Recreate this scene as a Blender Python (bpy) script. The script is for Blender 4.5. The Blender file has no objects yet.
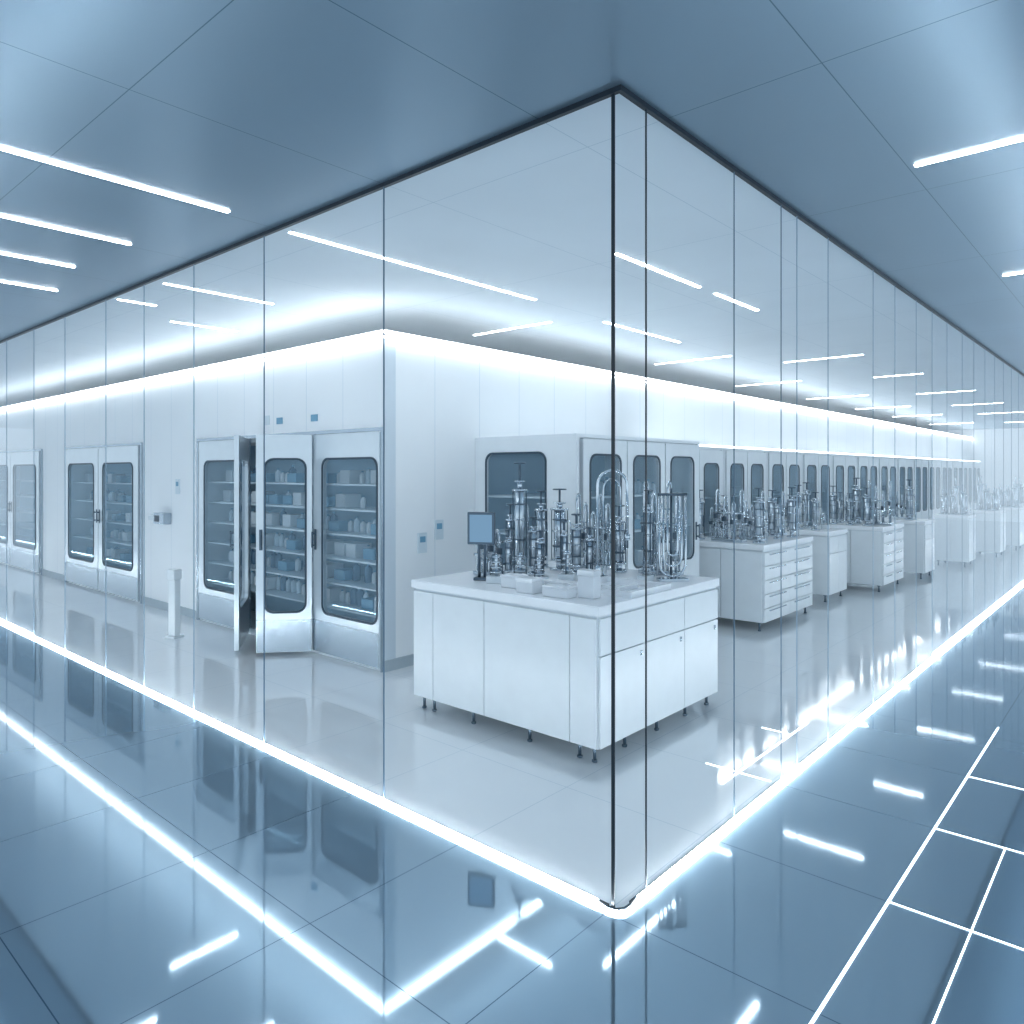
import bpy, bmesh, math, random
from math import pi, sin, cos, radians
from mathutils import Vector, Matrix
random.seed(7)
S = bpy.context.scene
COL = S.collection
S.view_settings.view_transform = 'Standard'
S.view_settings.exposure = 0.2

# ------------------------------------------------------------ materials
def newmat(name):
    m = bpy.data.materials.new(name); m.use_nodes = True
    nt = m.node_tree; nt.nodes.clear()
    out = nt.nodes.new('ShaderNodeOutputMaterial')
    return m, nt, out

def pbr(name, col, rough=0.5, metal=0.0, noise=0.04, scale=8.0, spec=0.5, coat=0.0):
    m, nt, out = newmat(name)
    b = nt.nodes.new('ShaderNodeBsdfPrincipled')
    nz = nt.nodes.new('ShaderNodeTexNoise'); nz.inputs['Scale'].default_value = scale
    nz.inputs['Detail'].default_value = 2
    geo = nt.nodes.new('ShaderNodeNewGeometry')
    nt.links.new(geo.outputs['Position'], nz.inputs['Vector'])
    r = nt.nodes.new('ShaderNodeMapRange')
    r.inputs['To Min'].default_value = 1 - noise; r.inputs['To Max'].default_value = 1 + noise
    nt.links.new(nz.outputs['Fac'], r.inputs['Value'])
    v = nt.nodes.new('ShaderNodeVectorMath'); v.operation = 'SCALE'
    v.inputs[0].default_value = col
    nt.links.new(r.outputs['Result'], v.inputs['Scale'])
    nt.links.new(v.outputs['Vector'], b.inputs['Base Color'])
    b.inputs['Roughness'].default_value = rough
    b.inputs['Metallic'].default_value = metal
    b.inputs['Specular IOR Level'].default_value = spec
    b.inputs['Coat Weight'].default_value = coat
    b.inputs['Coat Roughness'].default_value = 0.05
    nt.links.new(b.outputs[0], out.inputs[0])
    return m

def math_node(nt, op, a, b=None):
    n = nt.nodes.new('ShaderNodeMath'); n.operation = op
    for i, v in enumerate((a, b)):
        if v is None: continue
        if isinstance(v, (int, float)): n.inputs[i].default_value = v
        else: nt.links.new(v, n.inputs[i])
    return n.outputs[0]

def line_mask(nt, comp, step, off, w):
    a = math_node(nt, 'SUBTRACT', comp, off)
    a = math_node(nt, 'DIVIDE', a, step)
    f = math_node(nt, 'FRACT', a)
    g = math_node(nt, 'SUBTRACT', 1.0, f)
    mn = math_node(nt, 'MINIMUM', f, g)
    return math_node(nt, 'LESS_THAN', mn, w / step)

def grid_mat(name, col, seam, rough, metal, gx=None, gy=None, gz=None, w=0.004, noise=0.04, spec=0.5, nscale=1.5, aniso=0.0):
    m, nt, out = newmat(name)
    b = nt.nodes.new('ShaderNodeBsdfPrincipled')
    geo = nt.nodes.new('ShaderNodeNewGeometry')
    sep = nt.nodes.new('ShaderNodeSeparateXYZ')
    nt.links.new(geo.outputs['Position'], sep.inputs[0])
    mask = None
    for g, c in ((gx, 0), (gy, 1), (gz, 2)):
        if g is None: continue
        k = line_mask(nt, sep.outputs[c], g[0], g[1], w)
        mask = k if mask is None else math_node(nt, 'MAXIMUM', mask, k)
    nz = nt.nodes.new('ShaderNodeTexNoise'); nz.inputs['Scale'].default_value = nscale
    nt.links.new(geo.outputs['Position'], nz.inputs['Vector'])
    r = nt.nodes.new('ShaderNodeMapRange')
    r.inputs['To Min'].default_value = 1 - noise; r.inputs['To Max'].default_value = 1 + noise
    nt.links.new(nz.outputs['Fac'], r.inputs['Value'])
    v = nt.nodes.new('ShaderNodeVectorMath'); v.operation = 'SCALE'
    v.inputs[0].default_value = col
    nt.links.new(r.outputs['Result'], v.inputs['Scale'])
    mix = nt.nodes.new('ShaderNodeMix'); mix.data_type = 'RGBA'
    nt.links.new(mask, mix.inputs['Factor'])
    nt.links.new(v.outputs['Vector'], mix.inputs['A'])
    mix.inputs['B'].default_value = (*seam, 1)
    nt.links.new(mix.outputs['Result'], b.inputs['Base Color'])
    b.inputs['Roughness'].default_value = rough
    b.inputs['Metallic'].default_value = metal
    b.inputs['Specular IOR Level'].default_value = spec
    nt.links.new(b.outputs[0], out.inputs[0])
    return m

def emis(name, col, strength):
    m, nt, out = newmat(name)
    e = nt.nodes.new('ShaderNodeEmission')
    e.inputs[0].default_value = (*col, 1); e.inputs[1].default_value = strength
    nt.links.new(e.outputs[0], out.inputs[0])
    return m

def glassmat(name, col, haze=0.03, f0=0.04, k=1.0):
    """thin architectural glass: principled with low alpha, mirror part rising at grazing angle"""
    m, nt, out = newmat(name)
    b = nt.nodes.new('ShaderNodeBsdfPrincipled')
    lw = nt.nodes.new('ShaderNodeLayerWeight'); lw.inputs['Blend'].default_value = 0.5
    p = math_node(nt, 'POWER', lw.outputs['Facing'], 5.0)
    p = math_node(nt, 'MULTIPLY', p, (1-f0)*k)
    F = math_node(nt, 'ADD', p, f0)
    A = math_node(nt, 'ADD', F, haze)
    M = math_node(nt, 'DIVIDE', F, A)
    A = math_node(nt, 'MINIMUM', A, 1.0)
    b.inputs['Alpha'].default_value = 0.08
    b.inputs['Base Color'].default_value = (*col, 1)
    b.inputs['Roughness'].default_value = 0.0
    b.inputs['Specular IOR Level'].default_value = 0.0
    nt.links.new(A, b.inputs['Alpha']); nt.links.new(M, b.inputs['Metallic'])
    nt.links.new(b.outputs[0], out.inputs[0])
    return m

M_floor_out = grid_mat('polished_blue_tile', (0.36, 0.49, 0.59), (0.12, 0.20, 0.27), 0.045, 0.62, gx=(0.75, 0.71), gy=(0.75, 0.72), w=0.002)
M_floor_in = grid_mat('polished_white_tile', (0.90, 0.93, 0.95), (0.66, 0.74, 0.80), 0.07, 0.24, gx=(0.75, -0.04), gy=(0.75, -0.03), w=0.002)
M_ceil = grid_mat('brushed_ceiling_panel', (0.32, 0.43, 0.52), (0.12, 0.20, 0.26), 0.28, 0.68, gx=(0.98, 0.60), gy=(1.5, 0.33), w=0.002, noise=0.10, nscale=0.7)  # broad noise puts faint sheen gradients into the ceiling colour
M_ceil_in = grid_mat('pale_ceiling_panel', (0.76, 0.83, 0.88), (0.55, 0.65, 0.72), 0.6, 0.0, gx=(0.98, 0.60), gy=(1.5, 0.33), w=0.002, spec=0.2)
M_wallx = grid_mat('white_wall_panel', (0.90, 0.93, 0.95), (0.66, 0.74, 0.80), 0.4, 0.0, gx=(0.55, -3.18), w=0.003)
M_wally = grid_mat('white_wall_panel_side', (0.90, 0.93, 0.95), (0.66, 0.74, 0.80), 0.4, 0.0, gy=(0.55, 1.46), w=0.003)
M_base = pbr('grey_baseboard', (0.40, 0.47, 0.52), 0.35)
M_glass = glassmat('hazy_partition_glass', (0.94, 0.97, 1.0), haze=0.10, f0=.03, k=.6)  # whitish haze mixed into the glass colour as a milky veil
M_pane = glassmat('blue_tinted_window_glass', (0.38, 0.56, 0.69), haze=0.18, f0=.05)
M_black = pbr('black_glazing_rail', (0.012, 0.02, 0.03), 0.35)
M_joint = pbr('blue_silicone_joint', (0.12, 0.20, 0.28), 0.4)
M_joint2 = pbr('pale_blue_silicone_joint', (0.32, 0.43, 0.53), 0.4)
M_white = pbr('white_lacquer', (0.78, 0.83, 0.86), 0.3)
M_white2 = pbr('pale_grey_lacquer', (0.73, 0.79, 0.83), 0.32)
M_top = pbr('white_solid_surface', (0.88, 0.91, 0.94), 0.22)
M_door = pbr('satin_door_metal', (0.66, 0.72, 0.76), 0.28, 0.6)
M_frame = pbr('brushed_frame_metal', (0.46, 0.53, 0.59), 0.25, 0.8)
M_gasket = pbr('dark_blue_gasket', (0.03, 0.06, 0.09), 0.4)
M_cavity = pbr('blue_grey_cabinet_liner', (0.32, 0.46, 0.57), 0.5)
M_shelf = pbr('light_steel_shelf', (0.70, 0.79, 0.84), 0.35, 0.1)
M_steel = pbr('polished_steel', (0.55, 0.61, 0.66), 0.14, 1.0)
M_dsteel = pbr('dark_steel', (0.10, 0.14, 0.18), 0.3, 0.8)
M_tube = pbr('frosted_lab_tube', (0.60, 0.68, 0.74), 0.14, 0.7)
M_screen = emis('blue_display', (0.20, 0.36, 0.54), 0.8)
M_bottle = pbr('frosted_bottle', (0.66, 0.78, 0.86), 0.25)
M_bottle2 = pbr('blue_grey_bottle', (0.10, 0.19, 0.28), 0.25)
M_blue = pbr('blue_plastic', (0.18, 0.38, 0.53), 0.4)
M_led = emis('ceiling_light_diffuser', (0.93, 0.97, 1.0), 24.0)
M_cove = emis('cove_light_diffuser', (0.90, 0.96, 1.0), 9.0)
M_fled = emis('floor_light_diffuser', (0.86, 0.95, 1.0), 48.0)
M_seam = emis('seam_light_diffuser', (0.80, 0.93, 1.0), 4.0)
M_cled = emis('cabinet_light_diffuser', (0.90, 0.96, 1.0), 5.0)

# ------------------------------------------------------------ mesh helpers
def box(bm, x0, x1, y0, y1, z0, z1):
    vs = [bm.verts.new(p) for p in ((x0,y0,z0),(x1,y0,z0),(x1,y1,z0),(x0,y1,z0),(x0,y0,z1),(x1,y0,z1),(x1,y1,z1),(x0,y1,z1))]
    for f in ((0,3,2,1),(4,5,6,7),(0,1,5,4),(1,2,6,5),(2,3,7,6),(3,0,4,7)):
        bm.faces.new([vs[i] for i in f])

def bbox(bm, x0, x1, y0, y1, z0, z1, bev=0.006, seg=2):
    b2 = bmesh.new(); box(b2, x0, x1, y0, y1, z0, z1)
    bmesh.ops.bevel(b2, geom=list(b2.edges), offset=bev, segments=seg, affect='EDGES', profile=0.6)
    mp = {v: bm.verts.new(v.co) for v in b2.verts}
    for f in b2.faces: bm.faces.new([mp[v] for v in f.verts])
    b2.free()

def lathe(bm, cx, cy, prof, seg=16):
    rings = []
    for r, z in prof:
        rings.append([bm.verts.new((cx + r*cos(2*pi*i/seg), cy + r*sin(2*pi*i/seg), z)) for i in range(seg)])
    for a, b in zip(rings, rings[1:]):
        for i in range(seg):
            f = bm.faces.new((a[i], a[(i+1) % seg], b[(i+1) % seg], b[i])); f.smooth = True
    bm.faces.new(rings[0][::-1]); bm.faces.new(rings[-1])

def cyl(bm, cx, cy, z0, z1, r, seg=16):
    bv = min(r*0.15, (z1-z0)*0.2)
    lathe(bm, cx, cy, [(r-bv, z0), (r, z0+bv), (r, z1-bv), (r-bv, z1)], seg)

def tube(bm, pts, r, seg=8, closed=False):
    pts = [Vector(p) for p in pts]; n = len(pts); rings = []
    up = Vector((0.13, 0.31, 0.94)).normalized()
    for i, p in enumerate(pts):
        if closed: t = pts[(i+1) % n] - pts[i-1]
        else: t = pts[min(i+1, n-1)] - pts[max(i-1, 0)]
        t.normalize()
        a = t.cross(up)
        if a.length < 0.05: a = t.cross(Vector((1, 0, 0)))
        a.normalize(); b = t.cross(a)
        if i:
            a0 = rings[-1][1]; a = (a0 - t*a0.dot(t))
            a.normalize(); b = t.cross(a)
        rings.append(([bm.verts.new(p + r*(a*cos(2*pi*k/seg) + b*sin(2*pi*k/seg))) for k in range(seg)], a))
    R = [q[0] for q in rings]
    m = n if closed else n-1
    for i in range(m):
        A, B = R[i], R[(i+1) % n]
        for k in range(seg):
            f = bm.faces.new((A[k], A[(k+1) % seg], B[(k+1) % seg], B[k])); f.smooth = True
    if not closed:
        bm.faces.new(R[0][::-1]); bm.faces.new(R[-1])

def rrect(x0, x1, z0, z1, r, n=6):
    out = []
    for cx, cz, a0 in ((x1-r, z1-r, 0), (x0+r, z1-r, 90), (x0+r, z0+r, 180), (x1-r, z0+r, 270)):
        for i in range(n):
            a = radians(a0 + 90*i/(n-1)); out.append((cx + r*cos(a), cz + r*sin(a)))
    return out

def ring_panel(bm, o, i, y0, y1):
    P, Q = rrect(*o), rrect(*i); n = len(P)
    V = [[bm.verts.new((p[0], y, p[1])) for p in L] for L in (P, Q) for y in (y0, y1)]
    o0, o1, i0, i1 = V
    for k in range(n):
        j = (k+1) % n
        bm.faces.new((o0[k], i0[k], i0[j], o0[j]))
        bm.faces.new((o1[k], o1[j], i1[j], i1[k]))
        bm.faces.new((o0[k], o0[j], o1[j], o1[k]))
        bm.faces.new((i0[k], i1[k], i1[j], i0[j]))

def plate(bm, o, y):
    P = rrect(*o)
    bm.faces.new([bm.verts.new((p[0], y, p[1])) for p in P])

def mk(name, bm, mat, parent=None, loc=(0, 0, 0), rot=0.0, label=None):
    bmesh.ops.recalc_face_normals(bm, faces=list(bm.faces))
    me = bpy.data.meshes.new(name); bm.to_mesh(me); bm.free()
    me.materials.append(mat)
    o = bpy.data.objects.new(name, me); COL.objects.link(o)
    o.location = loc; o.rotation_euler = (0, 0, rot)
    if parent: o.parent = parent
    if label: o['label'] = label
    return o

def B(*a, **k):
    bm = bmesh.new(); bbox(bm, *a, **k); return bm

def empty(name, loc, rot, label, cat, group=None):
    o = bpy.data.objects.new(name, None); COL.objects.link(o)
    o.empty_display_size = 0.1
    o.location = loc; o.rotation_euler = (0, 0, rot)
    tag(o, label, cat, group); return o

def tag(o, label, cat, group=None):
    o['label'] = label; o['category'] = cat
    if group: o['group'] = group

def struct(o):
    o['kind'] = 'structure'; return o

def copy_tree(o, parent=None):
    c = o.copy(); COL.objects.link(c)
    if parent: c.parent = parent
    for ch in list(o.children): copy_tree(ch, c)
    return c

# ------------------------------------------------------------ shell
H = 3.0
XL, YR = -26.0, 26.0
XE, YS = 5.0, -6.0
WY, WX = 1.46, -3.18     # inner partition planes
bm = bmesh.new()
for (x0, x1, y0, y1) in ((XL, XE, YS, 0), (0, XE, 0, YR)):
    box(bm, x0, x1, y0, y1, -0.1, 0)
struct(mk('floor', bm, M_floor_out))
bm = bmesh.new(); box(bm, XL, 0, 0, YR, -0.1, 0)
struct(mk('floor', bm, M_floor_in))
bm = bmesh.new()
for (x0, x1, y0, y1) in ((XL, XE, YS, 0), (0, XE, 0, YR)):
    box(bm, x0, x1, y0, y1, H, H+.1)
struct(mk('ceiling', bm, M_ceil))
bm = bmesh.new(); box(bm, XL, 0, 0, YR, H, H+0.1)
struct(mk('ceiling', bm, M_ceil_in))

cabs = [(-6.32, -3.195), (-10.45, -7.85), (-14.6, -11.6), (-18.6, -15.8)]
CH = 1.93
bm = bmesh.new()
x = WX
for a, b in cabs:
    box(bm, b, x, WY, WY+0.12, 0, 2.70)
    box(bm, a, b, WY, WY+0.12, CH+0.032, 2.70)
    x = a
box(bm, XL, x, WY, WY+0.12, 0, 2.70)
struct(mk('wall_front', bm, M_wallx))
bm = bmesh.new(); box(bm, WX-0.012, WX, WY+0.12, YR, 0, 2.70)
struct(mk('wall_side', bm, M_wally))
bm = bmesh.new(); box(bm, XL, -4.6, 2.5, 2.6, 0, H); struct(mk('wall_back', bm, M_wallx))
bm = bmesh.new(); box(bm, -4.6, -4.5, 2.5, YR, 0, H); struct(mk('wall_rear', bm, M_wally))
bm = bmesh.new(); box(bm, -4.5, 0, YR-0.1, YR, 0, H); struct(mk('wall_far', bm, M_wallx))
bm = bmesh.new(); box(bm, XL, XL+0.1, 0, 2.5, 0, H); struct(mk('wall_end', bm, M_wally))
bm = bmesh.new(); x = WX
for a, b in cabs:
    if x-b > .1: box(bm, b+.04, x-.04, WY-0.012, WY, 0, 0.09)
    x = a
box(bm, XL+0.1, x-.04, WY-0.012, WY, 0, 0.09)
struct(mk('baseboard_front', bm, M_base))
bm = bmesh.new(); box(bm, WX, WX+0.012, WY, 2.50, 0, 0.09); box(bm, WX, WX+0.012, 4.59, 5.15, 0, 0.09)
struct(mk('baseboard_side', bm, M_base))

# glazing lines
gx = [-0.03, -1.353, -2.458, -3.347, -4.142, -4.878, -5.83, -6.70, -7.6]
while gx[-1] > XL+1: gx.append(gx[-1]-0.9)
gy = [0.02, 0.179, 0.95, 1.508, 1.728, 2.224, 3.13, 3.68, 4.31, 4.86, 5.45, 6.14, 6.75]
while gy[-1] < YR-1: gy.append(gy[-1]+0.65)
n = 1
def sheet(p0, p1):
    global n
    bm = bmesh.new()
    bm.faces.new([bm.verts.new(p) for p in ((*p0, .012), (*p1, .012), (*p1, H-.02), (*p0, H-.02))])
    struct(mk('window_%d' % n, bm, M_glass)); n += 1
for a, b in zip(gx, gx[1:]):
    if a < -6.6: sheet((b, 0), (a, 0))
for a, b in zip(gy, gy[1:]):
    if a > 4.8: sheet((0, a), (0, b))
t = 1
def trim(bm, mat):
    global t
    struct(mk('trim_%d' % t, bm, mat)); t += 1
bm = bmesh.new(); box(bm, gx[-1], 0.010, -0.010, 0.010, H-0.02, H); trim(bm, M_black)
bm = bmesh.new(); box(bm, -0.010, 0.010, 0.010, gy[-1], H-0.02, H); trim(bm, M_black)
bm = bmesh.new(); box(bm, gx[-1], -0.05, -0.006, 0.006, 0, 0.012); trim(bm, M_black)
bm = bmesh.new(); box(bm, -0.006, 0.006, 0.07, gy[-1], 0, 0.012); trim(bm, M_black)
for i, x in enumerate(gx):
    w = 0.0065 if i == 0 else (0.0026 if i < 3 else .0022)
    bm = bmesh.new(); box(bm, x-w, x+w, -0.003, 0.003, 0, H-0.02); trim(bm, M_black if i == 0 else (M_joint if i < 3 else M_joint2))
for i, y in enumerate(gy[1:]):
    w = 0.0035 if i == 0 else (0.0022 if i < 5 else .0016)
    bm = bmesh.new(); box(bm, -0.002, 0.002, y-w, y+w, 0, H-0.02); trim(bm, M_black if i == 0 else (M_joint if i < 3 else M_joint2))
bm = bmesh.new()
tube(bm, [(-0.09, -0.006, 0.008), (-0.04, -0.010, 0.008), (-0.012, -0.004, 0.008), (0.006, 0.02, 0.008), (0.008, 0.05, 0.008), (0.004, 0.10, 0.008)], 0.007)
trim(bm, M_black)

# ------------------------------------------------------------ linear lights
def light_box(name, x0, x1, y0, y1, z0, z1, mat, label, group, housing=None):
    cx, cy = (x0+x1)/2, (y0+y1)/2
    e = empty(name, (cx, cy, z0), 0, label, 'light', group)
    hx, hy, hz = (x1-x0)/2, (y1-y0)/2, z1-z0
    bm = bmesh.new(); box(bm, -hx, hx, -hy, hy, 0, hz*0.55); mk('diffuser', bm, mat, e)
    p = 0.004
    bm = bmesh.new(); box(bm, -hx-p, hx+p, -hy-p, hy+p, hz*0.55, hz); mk('housing', bm, M_frame, e)
    return e
W = 0.014
def ylight(x, y0, y1):
    light_box('ceiling_light', x-W, x+W, y0, y1, H-0.006, H, M_led, 'long recessed white linear ceiling light', 'linear ceiling lights')
def xlight(y, x0, x1):
    light_box('ceiling_light', x0, x1, y-W, y+W, H-0.006, H, M_led, 'long recessed white linear ceiling light', 'linear ceiling lights')
for x, y1 in ((-2.28, -.31), (-3.27, -.43), (-4.08, -.48), (-4.9, -.34)):
    ylight(x, -1.7, y1)
for y in (1.47, 3.97):
    xlight(y, 0.63, 2.0)
ylight(-2.33, 0.09, 2.33)
ylight(-4.06, 0.11, 1.0)
ylight(-5.41, 0.75, 1.40)
ylight(-4.85, 0.08, 0.38)
ylight(-2.41, 3.43, 4.86)
ylight(-1.14, 1.70, 2.84); ylight(-1.14, 3.1, 3.9)
xlight(3.1, -3.78, -2.78)
xlight(6.1, -3.44, -2.4); xlight(7.05, -2.12, -1.18)
xlight(9.1, -3.7, -2.65); xlight(9.4, -1.7, -1.05)
for y in (12, 15, 18, 22): xlight(y, -3.6, -2.5); xlight(y+.4, -1.8, -0.9)

def cove(x0, x1, y0, y1):
    e = empty('cove_light', ((x0+x1)/2, (y0+y1)/2, 2.70), 0, 'continuous glowing white light strip along wall top', 'light', 'cove light strips')
    hx, hy = (x1-x0)/2, (y1-y0)/2
    bm = bmesh.new(); box(bm, -hx, hx, -hy, hy, 0.0, 0.003); mk('housing', bm, M_white, e)
    bm = bmesh.new(); box(bm, -hx-.0005, hx+.0005, -hy-.0005, hy+.0005, 0.003, 0.036); mk('diffuser', bm, M_cove, e)
def added_wash(x0, x1, y0, y1):  # added glowing strip below the cove, only there to brighten the wall
    e = empty('added_wall_fill', ((x0+x1)/2, (y0+y1)/2, 2.672), 0, 'added slim glowing fill strip under the cove to brighten the wall', 'light', 'cove light strips')
    hx, hy = (x1-x0)/2, (y1-y0)/2
    bm = bmesh.new(); box(bm, -hx, hx, -hy, hy, 0.014, 0.026); mk('housing', bm, M_white, e)
    bm = bmesh.new(); box(bm, -hx, hx, -hy, hy, 0.0, 0.014); mk('diffuser', bm, M_cove, e)
cove(XL+0.1, WX+0.012, WY-0.012, WY+0.03)
cove(WX-0.012, WX+0.012, WY+0.031, YR-0.1)
added_wash(XL+0.1, WX+0.04, WY-0.045, WY-.001)
added_wash(WX+.001, WX+0.04, WY+0.001, YR-0.1)

def flight(x0, x1, y0, y1, z1, mat, label, group):
    e = empty('floor_light', ((x0+x1)/2, (y0+y1)/2, 0), 0, label, 'light', group)
    hx, hy = (x1-x0)/2, (y1-y0)/2
    bm = bmesh.new(); box(bm, -hx, hx, -hy, hy, 0, z1*0.15); mk('channel', bm, M_frame, e)
    bm = bmesh.new(); box(bm, -hx, hx, -hy, hy, z1*0.15, z1); mk('diffuser', bm, mat, e)
flight(gx[-1], -0.09, -0.018, -0.007, 0.020, M_fled, 'bright white floor light line along glass base', 'glass base light lines')
flight(0.007, 0.018, 0.10, gy[-1], 0.020, M_fled, 'bright white floor light line along glass base', 'glass base light lines')
bm = bmesh.new()
tube(bm, [(-0.088, -0.017, .008), (-0.04, -0.024, .008), (-0.002, -0.014, .008), (0.018, 0.008, .008), (0.020, 0.05, .008), (.0135, .098, .008)], 0.0055)
o = mk('floor_light', bm, M_fled); tag(o, 'curved white floor light piece at glass corner', 'light', 'glass base light lines')
SL = 'thin glowing blue-white light seam between floor tiles'
sw = 0.004
flight(0.71-sw, 0.71+sw, -0.45, 3.2, 0.003, M_seam, SL, 'floor tile light seams')
flight(0.975-sw*.6, 0.975+sw*.6, -0.3, 0.72-sw, 0.003, M_seam, SL, 'floor tile light seams')
flight(0.975-sw*.6, 0.975+sw*.6, 0.72+sw, 1.47-sw, 0.003, M_seam, SL, 'floor tile light seams')
for y in (0.72, 1.47, 2.22):
    flight(0.71+sw, 2.0, y-sw*.7, y+sw*.7, 0.003, M_seam, SL, 'floor tile light seams')
flight(-0.22, -0.21, 1.27, 2.5, 0.003, M_seam, SL, 'floor tile light seams')  # inner floor: glowing strips stand in for reflection-like bright lines
flight(-0.40, -0.23, 1.47-.005, 1.47+.005, 0.003, M_seam, SL, 'floor tile light seams')
flight(-0.20, -0.04, 1.47-.005, 1.47+.005, 0.003, M_seam, SL, 'floor tile light seams')
flight(-0.40, -0.23, 2.22-.005, 2.22+.005, 0.003, M_seam, SL, 'floor tile light seams')

# ------------------------------------------------------------ cabinets
def leaf(parent, x0, x1, z0, z1, hinge='L', ang=0.0, m=0.12, m2=None, wz=(0.38, 1.71), handle=True, px=None, py=None, T=0.04, mat=None, kick=True):
    w = x1-x0
    if m2 is None: m2 = m
    if hinge == 'L': ox, a, b = x0, 0, w
    else: ox, a, b = x1, -w, 0
    if px is not None: ox = px
    bm = bmesh.new()
    ring_panel(bm, (a+.004, b-.004, z0, z1, 0.004), (a+m, b-m2, wz[0], wz[1], 0.075), -T, 0)
    d = mk('door', bm, mat or M_door, parent, (ox, 0 if py is None else py, 0), ang)
    bm = bmesh.new()
    g = min(.012, m-.008, m2-.008)
    ring_panel(bm, (a+m-g, b-m2+g, wz[0]-g, wz[1]+g, 0.085), (a+m+.005, b-m2-.005, wz[0]+.005, wz[1]-.005, 0.072), -T-.006, -T+.001)
    mk('window_gasket', bm, M_gasket, d)
    bm = bmesh.new(); plate(bm, (a+m+.002, b-m2-.002, wz[0]+.002, wz[1]-.002, 0.073), -T+.012)
    mk('window_pane', bm, M_pane, d)
    if handle:
        hx = (b-0.045) if hinge == 'L' else (a+0.045)
        bm = bmesh.new()
        bbox(bm, hx-.014, hx+.014, -T-.006, -T, 0.92, 1.10, bev=.003)
        bbox(bm, hx-.008, hx+.008, -T-.04, -T-.03, 0.94, 1.08, bev=.003)
        bbox(bm, hx-.006, hx+.006, -T-.032, -T-.005, 0.95, 0.965, bev=.002)
        bbox(bm, hx-.006, hx+.006, -T-.032, -T-.005, 1.055, 1.07, bev=.002)
        mk('handle', bm, M_dsteel, d)
    if kick:
        bm = bmesh.new(); bbox(bm, a+.01, b-.01, -T-.003, -T, z0+.005, z0+.28, bev=.001)
        mk('kick_plate', bm, M_frame, d)
    return d

def carcass(e, Wd, D, Hh, nsh=4, front_posts=(), side=0.03, openL=False, ends=True, fm=None):
    bm = bmesh.new()
    if not openL: box(bm, 0, side, 0, D, 0, Hh)
    box(bm, Wd-side, Wd, 0, D, 0, Hh)
    box(bm, side, Wd-side, 0, D, Hh-.04, Hh); box(bm, side, Wd-side, 0, D, 0, 0.06)
    mk('body', bm, M_white2, e)
    bm = bmesh.new(); box(bm, side, Wd-side, D-.02, D-.001, 0.06, Hh-.04); mk('back_panel', bm, M_cavity, e)
    zs = []
    for i in range(nsh):
        z = 0.40 + i*(1.30/nsh)
        zs.append(z)
        bm = bmesh.new(); box(bm, side, Wd-side, .06, D-.021, z, z+.014)
        mk('shelf', bm, M_shelf, e)
    bm = bmesh.new()
    q = .04 if ends else .012
    box(bm, -.04, Wd+q, -.025, -.0005, Hh, Hh+.03)
    box(bm, -.04, -0.001, -.025, -.0005, 0, Hh); box(bm, Wd+.001, Wd+q, -.025, -.0005, 0, Hh)
    for p in front_posts: box(bm, p-.012, p+.012, -.012, -.0005, 0.06, Hh)
    mk('frame', bm, fm or M_frame, e)
    return zs

def bottle_mesh(r, h):
    bm = bmesh.new(); lathe(bm, 0, 0, [(r*.9, 0), (r, .006), (r, h*.68), (r*.8, h*.78), (r*.35, h*.84), (r*.35, h*.9)], 12)
    me = bpy.data.meshes.new('bottle_body'); bm.to_mesh(me); bm.free()
    bm = bmesh.new(); cyl(bm, 0, 0, h*.9, h, r*.42, 12)
    mc = bpy.data.meshes.new('bottle_cap'); bm.to_mesh(mc); bm.free()
    return me, mc
BM = []
for r, h, mt in ((.030, .14, M_bottle), (.036, .17, M_bottle2), (.026, .11, M_white)):
    a, b = bottle_mesh(r, h); a.materials.append(mt); b.materials.append(M_blue); BM.append((a, b, r, mt.name))
bm = B(-.07, .07, -.09, .09, 0, .12, bev=.006); box(bm, -.04, .04, -.092, -.089, .04, .08)
MBOX = bpy.data.meshes.new('box'); bm.to_mesh(MBOX); bm.free(); MBOX.materials.append(M_white)
bm = B(-.08, .08, -.09, .09, 0, .09, bev=.006)
MTR = bpy.data.meshes.new('tray'); bm.to_mesh(MTR); bm.free(); MTR.materials.append(M_blue)

def stock(e, xs0, xs1, zs, dy, step=0.19):
    M = Matrix.Translation(e.location) @ Matrix.Rotation(e.rotation_euler.z, 4, 'Z')
    for z in zs:
        x = xs0 + random.uniform(0.02, .08)
        while x < xs1-.08:
            k = random.random()
            p = M @ Vector((x+.05, dy, z+.014))
            if k < .60:
                a, b, r, nm = random.choice(BM)
                o = bpy.data.objects.new('reagent_bottle', a); COL.objects.link(o); o.location = p
                lab = {'frosted_bottle': 'frosted pale blue bottle with blue cap on shelf', 'blue_grey_bottle': 'dark glass bottle with blue cap on shelf', 'white_lacquer': 'small white bottle with blue cap on shelf'}[nm]
                tag(o, lab, 'bottle', 'reagent bottles in cabinets')
                c = bpy.data.objects.new('cap', b); COL.objects.link(c); c.parent = o
                x += .09
            elif k < .85:
                o = bpy.data.objects.new('storage_box', MBOX if k < .74 else MTR); COL.objects.link(o)
                o.location = p + (M.to_3x3() @ Vector((.03, 0, 0))); o.rotation_euler = (0, 0, e.rotation_euler.z)
                tag(o, 'small white supply box on cabinet shelf' if k < .74 else 'low blue storage tray on cabinet shelf', 'box', 'storage boxes in cabinets')
                x += step
            else: x += .08

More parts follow.
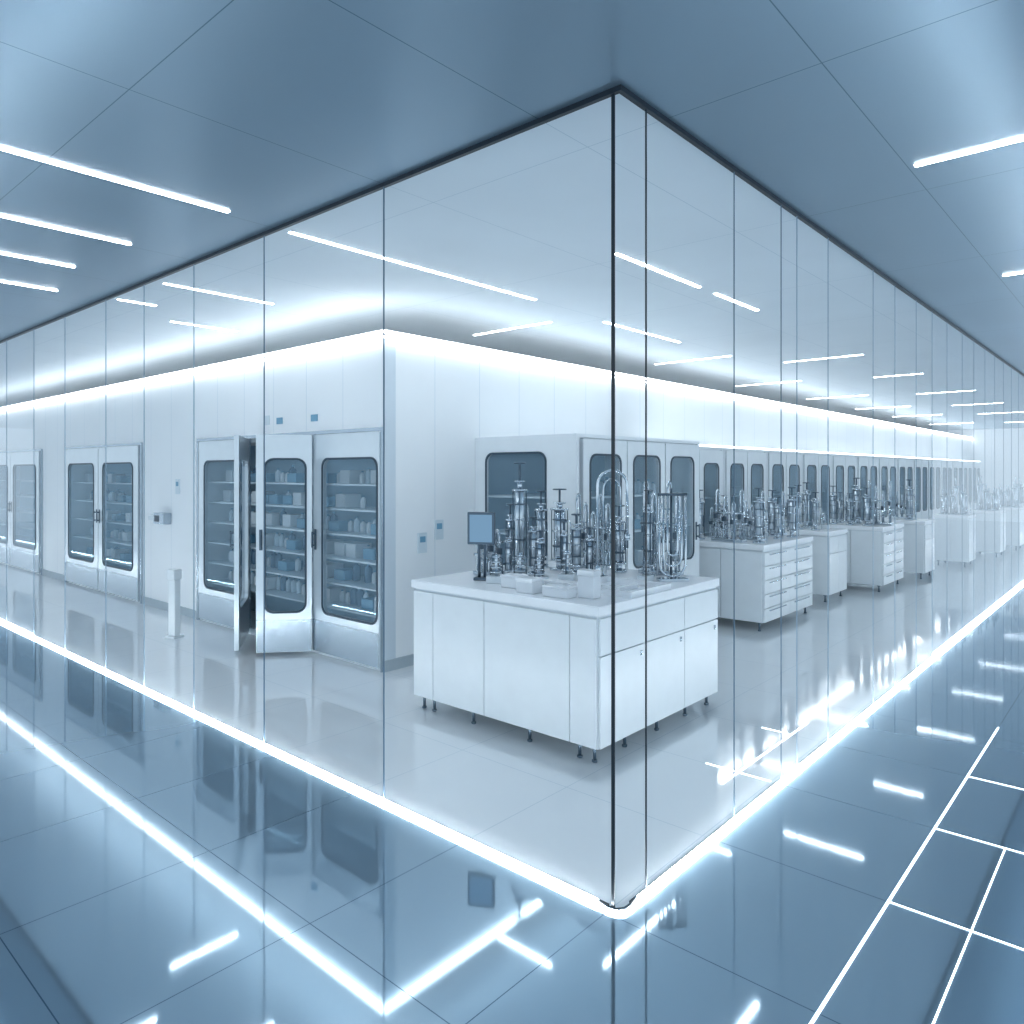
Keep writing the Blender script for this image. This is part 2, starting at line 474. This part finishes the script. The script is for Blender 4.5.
GL = 'pharmaceutical storage cabinets'
c0 = cabs[0][0]; Wd = cabs[0][1]-c0
e = empty('storage_cabinet', (c0, WY, 0), 0, 'built-in steel cabinet with tall rounded glass doors standing ajar', 'cabinet', GL)
zs = carcass(e, Wd, 0.5, CH, 6, front_posts=(-5.26-c0, -4.14-c0), ends=False)
leaf(e, -4.12-c0, -3.19-c0, 0.03, CH-.005, 'R', 0, .15, m2=.03)
leaf(e, -4.12-c0-.50, -4.14-c0, 0.03, CH-.005, 'R', radians(50), .08, px=-4.13-c0, py=-0.03, m2=.06)
leaf(e, -6.28-c0, -5.30-c0, 0.03, CH-.005, 'L', 0, .14, m2=.06)
leaf(e, -5.26-c0, -5.26-c0+.82, 0.03, CH-.005, 'L', radians(-35), .10, py=-.01)
stock(e, .05, 3.0, zs, .28, .17)
for ci, (a, b) in enumerate(cabs[1:]):
    Wd = b-a
    e = empty('storage_cabinet', (a, WY, 0), 0, 'built-in steel double-door cabinet with tall rounded windows', 'cabinet', GL)
    zs = carcass(e, Wd, 0.5, CH, 5, front_posts=(Wd/2,))
    leaf(e, 0.01, Wd/2-.005, 0.03, CH-.005, 'L', 0, .16)
    leaf(e, Wd/2+.005, Wd-.01, 0.03, CH-.005, 'R', 0, .16)
    if ci < 1: stock(e, .05, Wd-.1, zs, .28, .3)

BX, BY0, BY1 = -2.06, 2.53, 4.54
e = empty('equipment_enclosure', (BX, BY0, 0), pi/2, 'tall white enclosure with rounded dark-framed windows', 'cabinet')
L = BY1-BY0; D = BX-WX-.003
zs = carcass(e, L, D, 1.88, 4, side=.001, openL=True, fm=M_white)
for k in range(3):
    leaf(e, .03+k*L/3.05, .03+(k+1)*L/3.05-.01, .05, 1.87, 'L', 0, .10, wz=(.75, 1.74), mat=M_white, kick=False)
bm = bmesh.new(); ring_panel(bm, (0, D, 0, 1.91, .004), (.14, D-.30, .80, 1.76, .075), -.03, -.001)
s = mk('end_panel', bm, M_white, e, (-.001, D, 0), -pi/2)
bm = bmesh.new(); ring_panel(bm, (.128, D-.288, .788, 1.772, .085), (.145, D-.305, .805, 1.755, .072), -.036, -.029)
mk('window_gasket', bm, M_gasket, s)
bm = bmesh.new(); plate(bm, (.142, D-.302, .802, 1.758, .073), -.02); mk('window_pane', bm, M_pane, s)
stock(e, .1, L-.1, zs[1:], .25)
y = 5.2; k = 0
while y < 24.3:
    e = empty('storage_cabinet', (-2.72, y, 0), pi/2, 'white free-standing cabinet with rounded dark windows and lit top', 'cabinet', GL)
    D = .455
    zs = carcass(e, 1.28, D, 1.88, 3, fm=M_white)
    leaf(e, .01, .635, .05, 1.87, 'L', 0, .12, wz=(.7, 1.70), handle=k < 3, mat=M_white, kick=False)
    leaf(e, .645, 1.27, .05, 1.87, 'R', 0, .12, wz=(.7, 1.70), handle=k < 3, mat=M_white, kick=False)
    bm = bmesh.new(); box(bm, 0, 1.28, -.02, .03, 1.911, 1.935); mk('top_light', bm, M_cled, e, label='glowing white strip on cabinet top')
    if k < 2: stock(e, .05, 1.2, zs[1:], .22, .3)
    y += 1.37; k += 1

# ------------------------------------------------------------ benches
BT = 0.87
def bench(x0, x1, y0, y1, detail, label, drawers=False):
    w, l = x1-x0, y1-y0
    e = empty('lab_bench', (x0, y0, 0), 0, label, 'workbench', 'laboratory island benches')
    o = 0.02
    bm = B(o, w-o, o, l-o, .09, .815, bev=.004); mk('body', bm, M_white2, e)
    bm = bmesh.new(); bbox(bm, 0, w, 0, l, .815, BT, bev=.008); mk('worktop', bm, M_top, e)
    g = .003
    cuts = [0, .13, .44, .88, 1.0] if detail else [0, .5, 1]
    for a, b in zip(cuts, cuts[1:]):
        bm = B(o+a*(w-2*o)+g, o+b*(w-2*o)-g, .004, .018, .095, .80, bev=.002)
        mk('front_panel', bm, M_white, e)
    if drawers:
        nx, rows = 2, 5
        for i in range(nx):
            for r in range(rows):
                ya, yb = o+i*(l-2*o)/nx+g, o+(i+1)*(l-2*o)/nx-g
                za, zb = .095+r*.141, .095+(r+1)*.141-.008
                d = mk('drawer', B(w-.018, w-.002, ya, yb, za, zb, bev=.003), M_white, e)
                mk('handle', B(w-.002, w+.010, ya+.12, yb-.12, zb-.03, zb-.02, bev=.002), M_frame, d)
    else:
        nx = 3 if detail else 2
        for i in range(nx):
            ya, yb = o+i*(l-2*o)/nx+g, o+(i+1)*(l-2*o)/nx-g
            d = mk('drawer', B(w-.018, w-.004, ya, yb, .60, .80, bev=.002), M_white, e)
            c = mk('cabinet_door', B(w-.018, w-.004, ya, yb, .095, .592, bev=.002), M_white, e)
            if detail:
                mk('handle', B(w-.004, w+.004, yb-.06, yb-.045, .53, .56, bev=.002), M_frame, c)
    pts = []
    nn = 4 if detail else 2
    for i in range(nn):
        pts += [(.07+i*(w-.14)/(nn-1), .06), (.07+i*(w-.14)/(nn-1), l-.06)]
    if detail: pts += [(w-.07, .5*l), (w-.07, .25*l), (w-.07, .75*l), (.07, .5*l), (w-.17, .06), (.17, .06)]
    for px, py in pts:
        bm = bmesh.new(); cyl(bm, px, py, .012, .09, .010, 10); cyl(bm, px, py, 0, .014, .016, 10); cyl(bm, px, py, .075, .092, .020, 10)
        mk('leg', bm, M_dsteel, e)
    return e
bx0, bx1, by0, by1 = -2.34, -.80, 1.02, 2.47
e = bench(bx0, bx1, by0, by1, True, 'large white island bench carrying steel process equipment')
bm = bmesh.new()
for (a, b, c, d) in ((1.03, 1.52, .36, .38), (1.03, 1.52, .80, .82), (1.03, 1.05, .38, .80), (1.50, 1.52, .38, .80)):
    box(bm, a, b, c, d, BT, BT+.035)
mk('raised_rim', bm, M_top, e)
benches = [(-2.4, -1.48, 4.86, 6.25, True), (-2.35, -1.55, 7.0, 7.7, False), (-2.1, -1.27, 8.25, 9.3, True), (-1.75, -1.14, 9.95, 10.6, False),
           (-1.45, -.92, 11.95, 12.6, False), (-1.25, -.76, 14.0, 14.7, False), (-1.15, -.66, 15.7, 16.4, False), (-1.1, -.6, 18.2, 19.0, False),
           (-1.0, -.5, 20.8, 21.6, False)]
for (a, b, c, d, dr) in benches:
    bench(a, b, c, d, False, 'white drawer bench with lab equipment on top' if dr else 'white cupboard bench with lab equipment on top', dr)

# ------------------------------------------------------------ equipment
def process_column(loc, r, h, label='steel process column with flanges and valve wheel', style=0):
    e = empty('process_column', loc, random.uniform(0, 3), label, 'lab equipment', 'process columns on bench')
    bm = bmesh.new(); cyl(bm, 0, 0, 0, .02, r*1.7); cyl(bm, 0, 0, .02, h*.12, r*.6); cyl(bm, 0, 0, h*.12, h*.12+.015, r*1.5)
    mk('base', bm, M_steel, e)
    bm = bmesh.new(); cyl(bm, 0, 0, h*.12+.015, h*.72, r)
    mk('tube', bm, M_tube if style == 0 else M_steel, e)
    bm = bmesh.new(); cyl(bm, 0, 0, h*.28, h*.28+.012, r*1.2)
    mk('clamp_ring', bm, M_dsteel, e)
    bm = bmesh.new(); cyl(bm, 0, 0, h*.60, h*.60+.010, r*1.2)
    mk('clamp_ring', bm, M_dsteel, e)
    bm = bmesh.new(); cyl(bm, 0, 0, h*.72, h*.72+.015, r*1.6)
    cyl(bm, 0, 0, h*.72+.015, h*.8, r*.5); cyl(bm, 0, 0, h*.8, h*.8+.01, r*1.1)
    mk('flange', bm, M_steel, e)
    bm = bmesh.new(); cyl(bm, 0, 0, h*.46, h*.46+.014, r*1.35); mk('flange', bm, M_steel, e)
    for k in range(4):
        a = pi/4+k*pi/2
        bm = bmesh.new(); cyl(bm, 1.35*r*cos(a), 1.35*r*sin(a), h*.12+.01, h*.74, .004, 6); mk('rod', bm, M_dsteel, e)
    bm = bmesh.new(); cyl(bm, 0, 0, h*.8, h*.96, .008, 8)
    pts = [(r*1.1*cos(2*pi*k/14), r*1.1*sin(2*pi*k/14), h*.97) for k in range(14)]
    tube(bm, pts, .005, 6, True); tube(bm, [(-r*1.1, 0, h*.97), (r*1.1, 0, h*.97)], .004, 6); tube(bm, [(0, -r*1.1, h*.97), (0, r*1.1, h*.97)], .004, 6)
    mk('valve_wheel', bm, M_dsteel, e)
    bm = bmesh.new(); tube(bm, [(r*.8, 0, h*.6), (r*2.0, 0, h*.6), (r*2.25, 0, h*.58), (r*2.35, 0, h*.54), (r*2.35, 0, .01)], .006, 8)
    mk('side_pipe', bm, M_steel, e)
    return e

def arch(zb, ztop, w, n=14):
    pts = [(-w, 0, zb)]
    for k in range(n+1):
        a = pi - pi*k/n; pts.append((w*cos(a), 0, ztop-w+w*sin(a)))
    return pts

def pipe_manifold(loc, rot, w=.34, h=.6, n=4):
    e = empty('pipe_manifold', loc, rot, 'polished steel pipe manifold with looped pipes and valves', 'lab equipment', 'pipe manifolds on bench')
    bm = bmesh.new(); bbox(bm, -w/2, w/2, -.06, .06, 0, .03, bev=.005); mk('base', bm, M_steel, e)
    for k in range(n):
        x = -w/2+.03+k*(w-.06)/(n-1); hh = h*(1-.12*(k % 3))
        bm = bmesh.new()
        tube(bm, [(x, -.02, .03), (x, -.02, hh-.05), (x, -.01, hh-.015), (x, .01, hh), (x, .03, hh-.015), (x, .04, hh-.05), (x, .04, .03)], .009, 8)
        mk('pipe', bm, M_steel, e)
        for zz in (hh*.7, hh*.25):
            bm = bmesh.new(); cyl(bm, x, -.02, zz, zz+.012, .020, 10); mk('pipe_clamp', bm, M_steel, e)
        bm = bmesh.new(); bbox(bm, x-.015, x+.015, -.040, .003, hh*.45, hh*.45+.045, bev=.004); mk('valve', bm, M_dsteel, e)
    bm = bmesh.new(); tube(bm, [(-w/2, -.02, h*.55), (w/2, -.02, h*.55)], .009, 8); mk('header_pipe', bm, M_steel, e)
    bm = bmesh.new(); tube(bm, [(-w/2, .04, h*.35), (w/2, .04, h*.35)], .009, 8); mk('header_pipe', bm, M_steel, e)
    return e

def zt(x): return (x[0], x[1], BT)
process_column(zt((-2.04, 1.80)), .036, .82)
process_column(zt((-1.88, 2.07)), .044, .62, style=1)
process_column(zt((-1.86, 1.74)), .024, .42)
process_column(zt((-1.66, 1.98)), .030, .44)
process_column(zt((-1.48, 2.26)), .034, .50, style=1)
process_column(zt((-2.10, 2.12)), .034, .60)
process_column(zt((-1.70, 1.62)), .022, .34, style=1)
process_column(zt((-1.20, 2.20)), .026, .62)
process_column(zt((-1.90, 1.52)), .020, .34)
process_column(zt((-1.46, 1.86)), .020, .36, style=1)
process_column(zt((-2.22, 1.90)), .024, .50, style=1)
process_column(zt((-1.60, 1.76)), .018, .40)
pipe_manifold(zt((-1.76, 2.32)), .2, .30, .56, 5)
pipe_manifold(zt((-2.10, 1.54)), 1.2, .20, .42, 3)
pipe_manifold(zt((-1.20, 2.37)), .1, .30, .66, 5)

e = empty('gooseneck_pipe', (-1.30, 1.90, BT), radians(41), 'tall arched chrome gooseneck pipe on round base', 'lab equipment')
bm = bmesh.new(); tube(bm, arch(.02, .74, .10)+[(.10, 0, .30)], .010, 10); mk('pipe', bm, M_steel, e)
bm = bmesh.new(); tube(bm, [(p[0]*.62, .02, p[2]*.94) for p in arch(.02, .73, .095)]+[(.06, .02, .25)], .005, 8); mk('inner_pipe', bm, M_steel, e)
bm = bmesh.new(); cyl(bm, -.08, 0, 0, .03, .06); cyl(bm, -.10, 0, .03, .1, .022); mk('base', bm, M_steel, e)
bm = bmesh.new(); cyl(bm, .10, 0, .27, .31, .02); mk('nozzle', bm, M_steel, e)
e = empty('coil_pipe_rack', (-0.98, 2.14, BT), radians(48), 'rack of nested polished steel U-shaped pipes', 'lab equipment')
bm = bmesh.new(); bbox(bm, -.10, .10, -.04, .04, 0, .02, bev=.004); mk('base', bm, M_steel, e)
for k in range(3):
    w = .035+.028*k
    pts = [(-w, 0, .58)]+[(w*cos(pi+pi*i/12), 0, .030+w+w*sin(pi+pi*i/12)+.07*(2-k)) for i in range(13)]+[(w, 0, .58)]
    bm = bmesh.new(); tube(bm, pts, .008, 8); mk('pipe', bm, M_steel, e)
bm = bmesh.new(); tube(bm, [(-.10, 0, .58), (.10, 0, .58)], .009, 8); tube(bm, [(0, .03, .02), (0, .03, .62)], .009, 8); tube(bm,[(0,.03,.58),(0,0,.58)],.009,8)
mk('header_pipe', bm, M_dsteel, e)

e = empty('touch_display', (-1.97, 1.33, BT), radians(28), 'small blue-lit touch display on grey stand', 'monitor')
bm = bmesh.new(); bbox(bm, -.05, .05, -.04, .04, 0, .02, bev=.004); cyl(bm, -.02, 0, .02, .30, .010, 10); cyl(bm, .02, 0, .02, .30, .010, 10); bbox(bm, -.04, .04, .0, .02, .26, .42, bev=.003)
mk('stand', bm, M_dsteel, e)
bm = B(-.095, .095, -.03, 0, .24, .46, bev=.006); mk('housing', bm, M_dsteel, e)
bm = B(-.078, .078, -.033, -.0295, .258, .442, bev=.001); mk('screen', bm, M_screen, e, label='glowing blue screen')
def instrument(loc, rot, s=1.0):
    e = empty('ring_stand_instrument', loc, rot, 'compact steel instrument with stacked rings and knobs', 'lab equipment', 'small bench instruments')
    bm = B(-.06*s, .06*s, -.05*s, .05*s, 0, .05*s, bev=.006); mk('base', bm, M_white2, e)
    bm = bmesh.new()
    cyl(bm, 0, 0, .05*s, .20*s, .012*s)
    for k in range(4): cyl(bm, 0, 0, (.07+.035*k)*s, (.08+.035*k)*s, (.045-.005*k)*s)
    mk('ring_stack', bm, M_steel, e)
    for q in (-1, 1):
        bm = bmesh.new(); tube(bm, [(q*.045*s, 0, .05*s), (q*.045*s, 0, .17*s), (0, 0, .19*s)], .004*s, 6)
        mk('support_rod', bm, M_dsteel, e)
    return e
ins = instrument(zt((-1.81, 1.30)), .4, .95)
for (x, y, s) in ((-1.74, 1.46, 1.0), (-1.58, 1.46, .9), (-1.50, 1.66, 1.1), (-1.60, 2.14, 1.0), (-1.95, 2.36, 1.1), (-1.12, 2.03, .8)):
    c = copy_tree(ins); c.location = zt((x, y)); c.scale = (s, s, s); c.rotation_euler.z = x*7
def wbox(x, y, w, d, h, rot):
    e = empty('instrument_box', (x, y, BT), rot, 'small white rectangular instrument box on worktop', 'box', 'white instrument boxes')
    mk('body', B(-w/2, w/2, -d/2, d/2, 0, h*.8, bev=.006), M_top, e)
    mk('lid', B(-w/2-.003, w/2+.003, -d/2-.003, d/2+.003, h*.8, h, bev=.004), M_top, e)
wbox(-1.60, 1.24, .14, .10, .08, .1); wbox(-1.40, 1.15, .13, .1, .09, .0)
wbox(-1.17, 1.15, .18, .10, .065, .05); wbox(-1.02, 1.24, .11, .08, .16, .05)
wbox(-1.26, 1.28, .20, .08, .07, 0)
e = empty('sample_tray', (-1.08, 1.62, BT), 0, 'shallow white tray on worktop', 'tray')
bm = bmesh.new(); box(bm, -.09, .09, -.1, .1, 0, .008)
for a in ((-.09, -.082, -.1, .1), (.082, .09, -.1, .1), (-.082, .082, -.1, -.092), (-.082, .082, .092, .1)): box(bm, *a, .008, .03)
mk('tray_shell', bm, M_top, e)

proto_c = process_column((-2.26, 5.02, BT), .035, .55)
proto_m = pipe_manifold((-1.9, 6.12, BT), 0, .3, .5, 4)
n = 0
for bi, (a, b, c, d, dr) in enumerate(benches[:4]):
    yy = c+.16
    while yy < d-.12:
        xx = a+.14
        while xx < b-.1:
            k = random.random()
            if n == 0: n = 1; xx += .26; continue
            if bi == 0 and yy > d-.3: break
            src = proto_c if k < .62 else (proto_m if k < .75 else ins)
            if src is proto_m and xx > b-.2: src = ins
            o = copy_tree(src); s = random.uniform(.75, 1.15)
            o.location = (xx+(.08 if src is proto_m else 0), yy, BT); o.scale = (s, s, s*random.uniform(.8, 1.1)); o.rotation_euler.z = random.uniform(-.2, .2)
            xx += .22 if src != proto_m else .40
        yy += .30
bm = bmesh.new(); cyl(bm, 0, 0, 0, .02, .06); cyl(bm, 0, 0, .02, .4, .035); cyl(bm, 0, 0, .4, .42, .055); cyl(bm, 0, 0, .42, .55, .012)
tube(bm, [(.03, 0, .3), (.07, 0, .3), (.075, 0, .01)], .007)
far = mk('process_column', bm, M_steel, None, (-1.3, 12.2, BT))
tag(far, 'small steel process column on bench', 'lab equipment', 'process columns on bench')
for (a, b, c, d, dr) in benches[4:]:
    for xx in (a+.12, (a+b)/2, b-.12):
        for yy in (c+.15, c+.42):
            o = far.copy(); COL.objects.link(o); o.location = (xx, yy, BT); s = random.uniform(.7, 1.2); o.scale = (1, 1, s)
bpy.data.objects.remove(far)

# ------------------------------------------------------------ wall fittings
e = empty('wall_control_box', (-7.15, WY, 1.0), 0, 'small grey wall control box with bracket arm', 'control panel')
mk('housing', B(-.13, .13, -.10, -.0005, 0, .13, bev=.008), M_frame, e)
mk('bracket', B(-.42, -.13, -.04, -.0005, .03, .08, bev=.004), M_white2, e)
mk('display', B(-.09, .03, -.103, -.0995, .03, .10, bev=.001), M_gasket, e)
e = empty('dispenser_stand', (-5.68, .90, 0), .3, 'slim white free-standing sanitiser dispenser pedestal', 'dispenser')
mk('base', B(-.065, .065, -.06, .06, 0, .02, bev=.004), M_white, e)
mk('column', B(-.045, .045, -.035, .035, .02, .56, bev=.01), M_white, e)
mk('head', B(-.052, .052, -.05, .045, .56, .66, bev=.012), M_white, e)
def swp(x, y, z, face):
    e = empty('wall_switch_plate', (x, y, z), 0 if face == 'x' else pi/2, 'small pale blue switch plate on white wall', 'switch', 'wall switch plates')
    mk('plate', B(-.05, .05, -.012, -.0005, 0, .17, bev=.003), M_shelf, e)
    mk('button', B(-.03, .03, -.016, -.012, .09, .14, bev=.002), M_blue, e)
swp(WX, 1.86, .92, 'y'); swp(WX, 2.05, 1.02, 'y'); swp(-6.85, WY, 1.35, 'x')
for i, x in enumerate((-4.95, -4.72, -4.15)):
    e = mk('wall_sign', B(-.05, .05, -.008, -.0005, 0, .06 if i else .09, bev=.002), M_blue if i else M_shelf, None, (x, WY, 2.05))
    tag(e, 'tiny blue indicator plate above cabinet doors', 'sign', 'indicator plates')

# ------------------------------------------------------------ world + camera
w = bpy.data.worlds.new('World'); S.world = w; w.use_nodes = True
bg = w.node_tree.nodes['Background']
bg.inputs[0].default_value = (0.64, 0.77, 0.88, 1); bg.inputs[1].default_value = 1.3

cam = bpy.data.cameras.new('camera'); co = bpy.data.objects.new('camera', cam); COL.objects.link(co)
cam.sensor_width = 36; cam.lens = 733/1024*36
cam.shift_y = -40/1024
cam.clip_start = .05
co.location = (1.467, -2.252, 1.6)
co.rotation_euler = (pi/2, 0, math.atan2(.662, .749))
S.camera = co
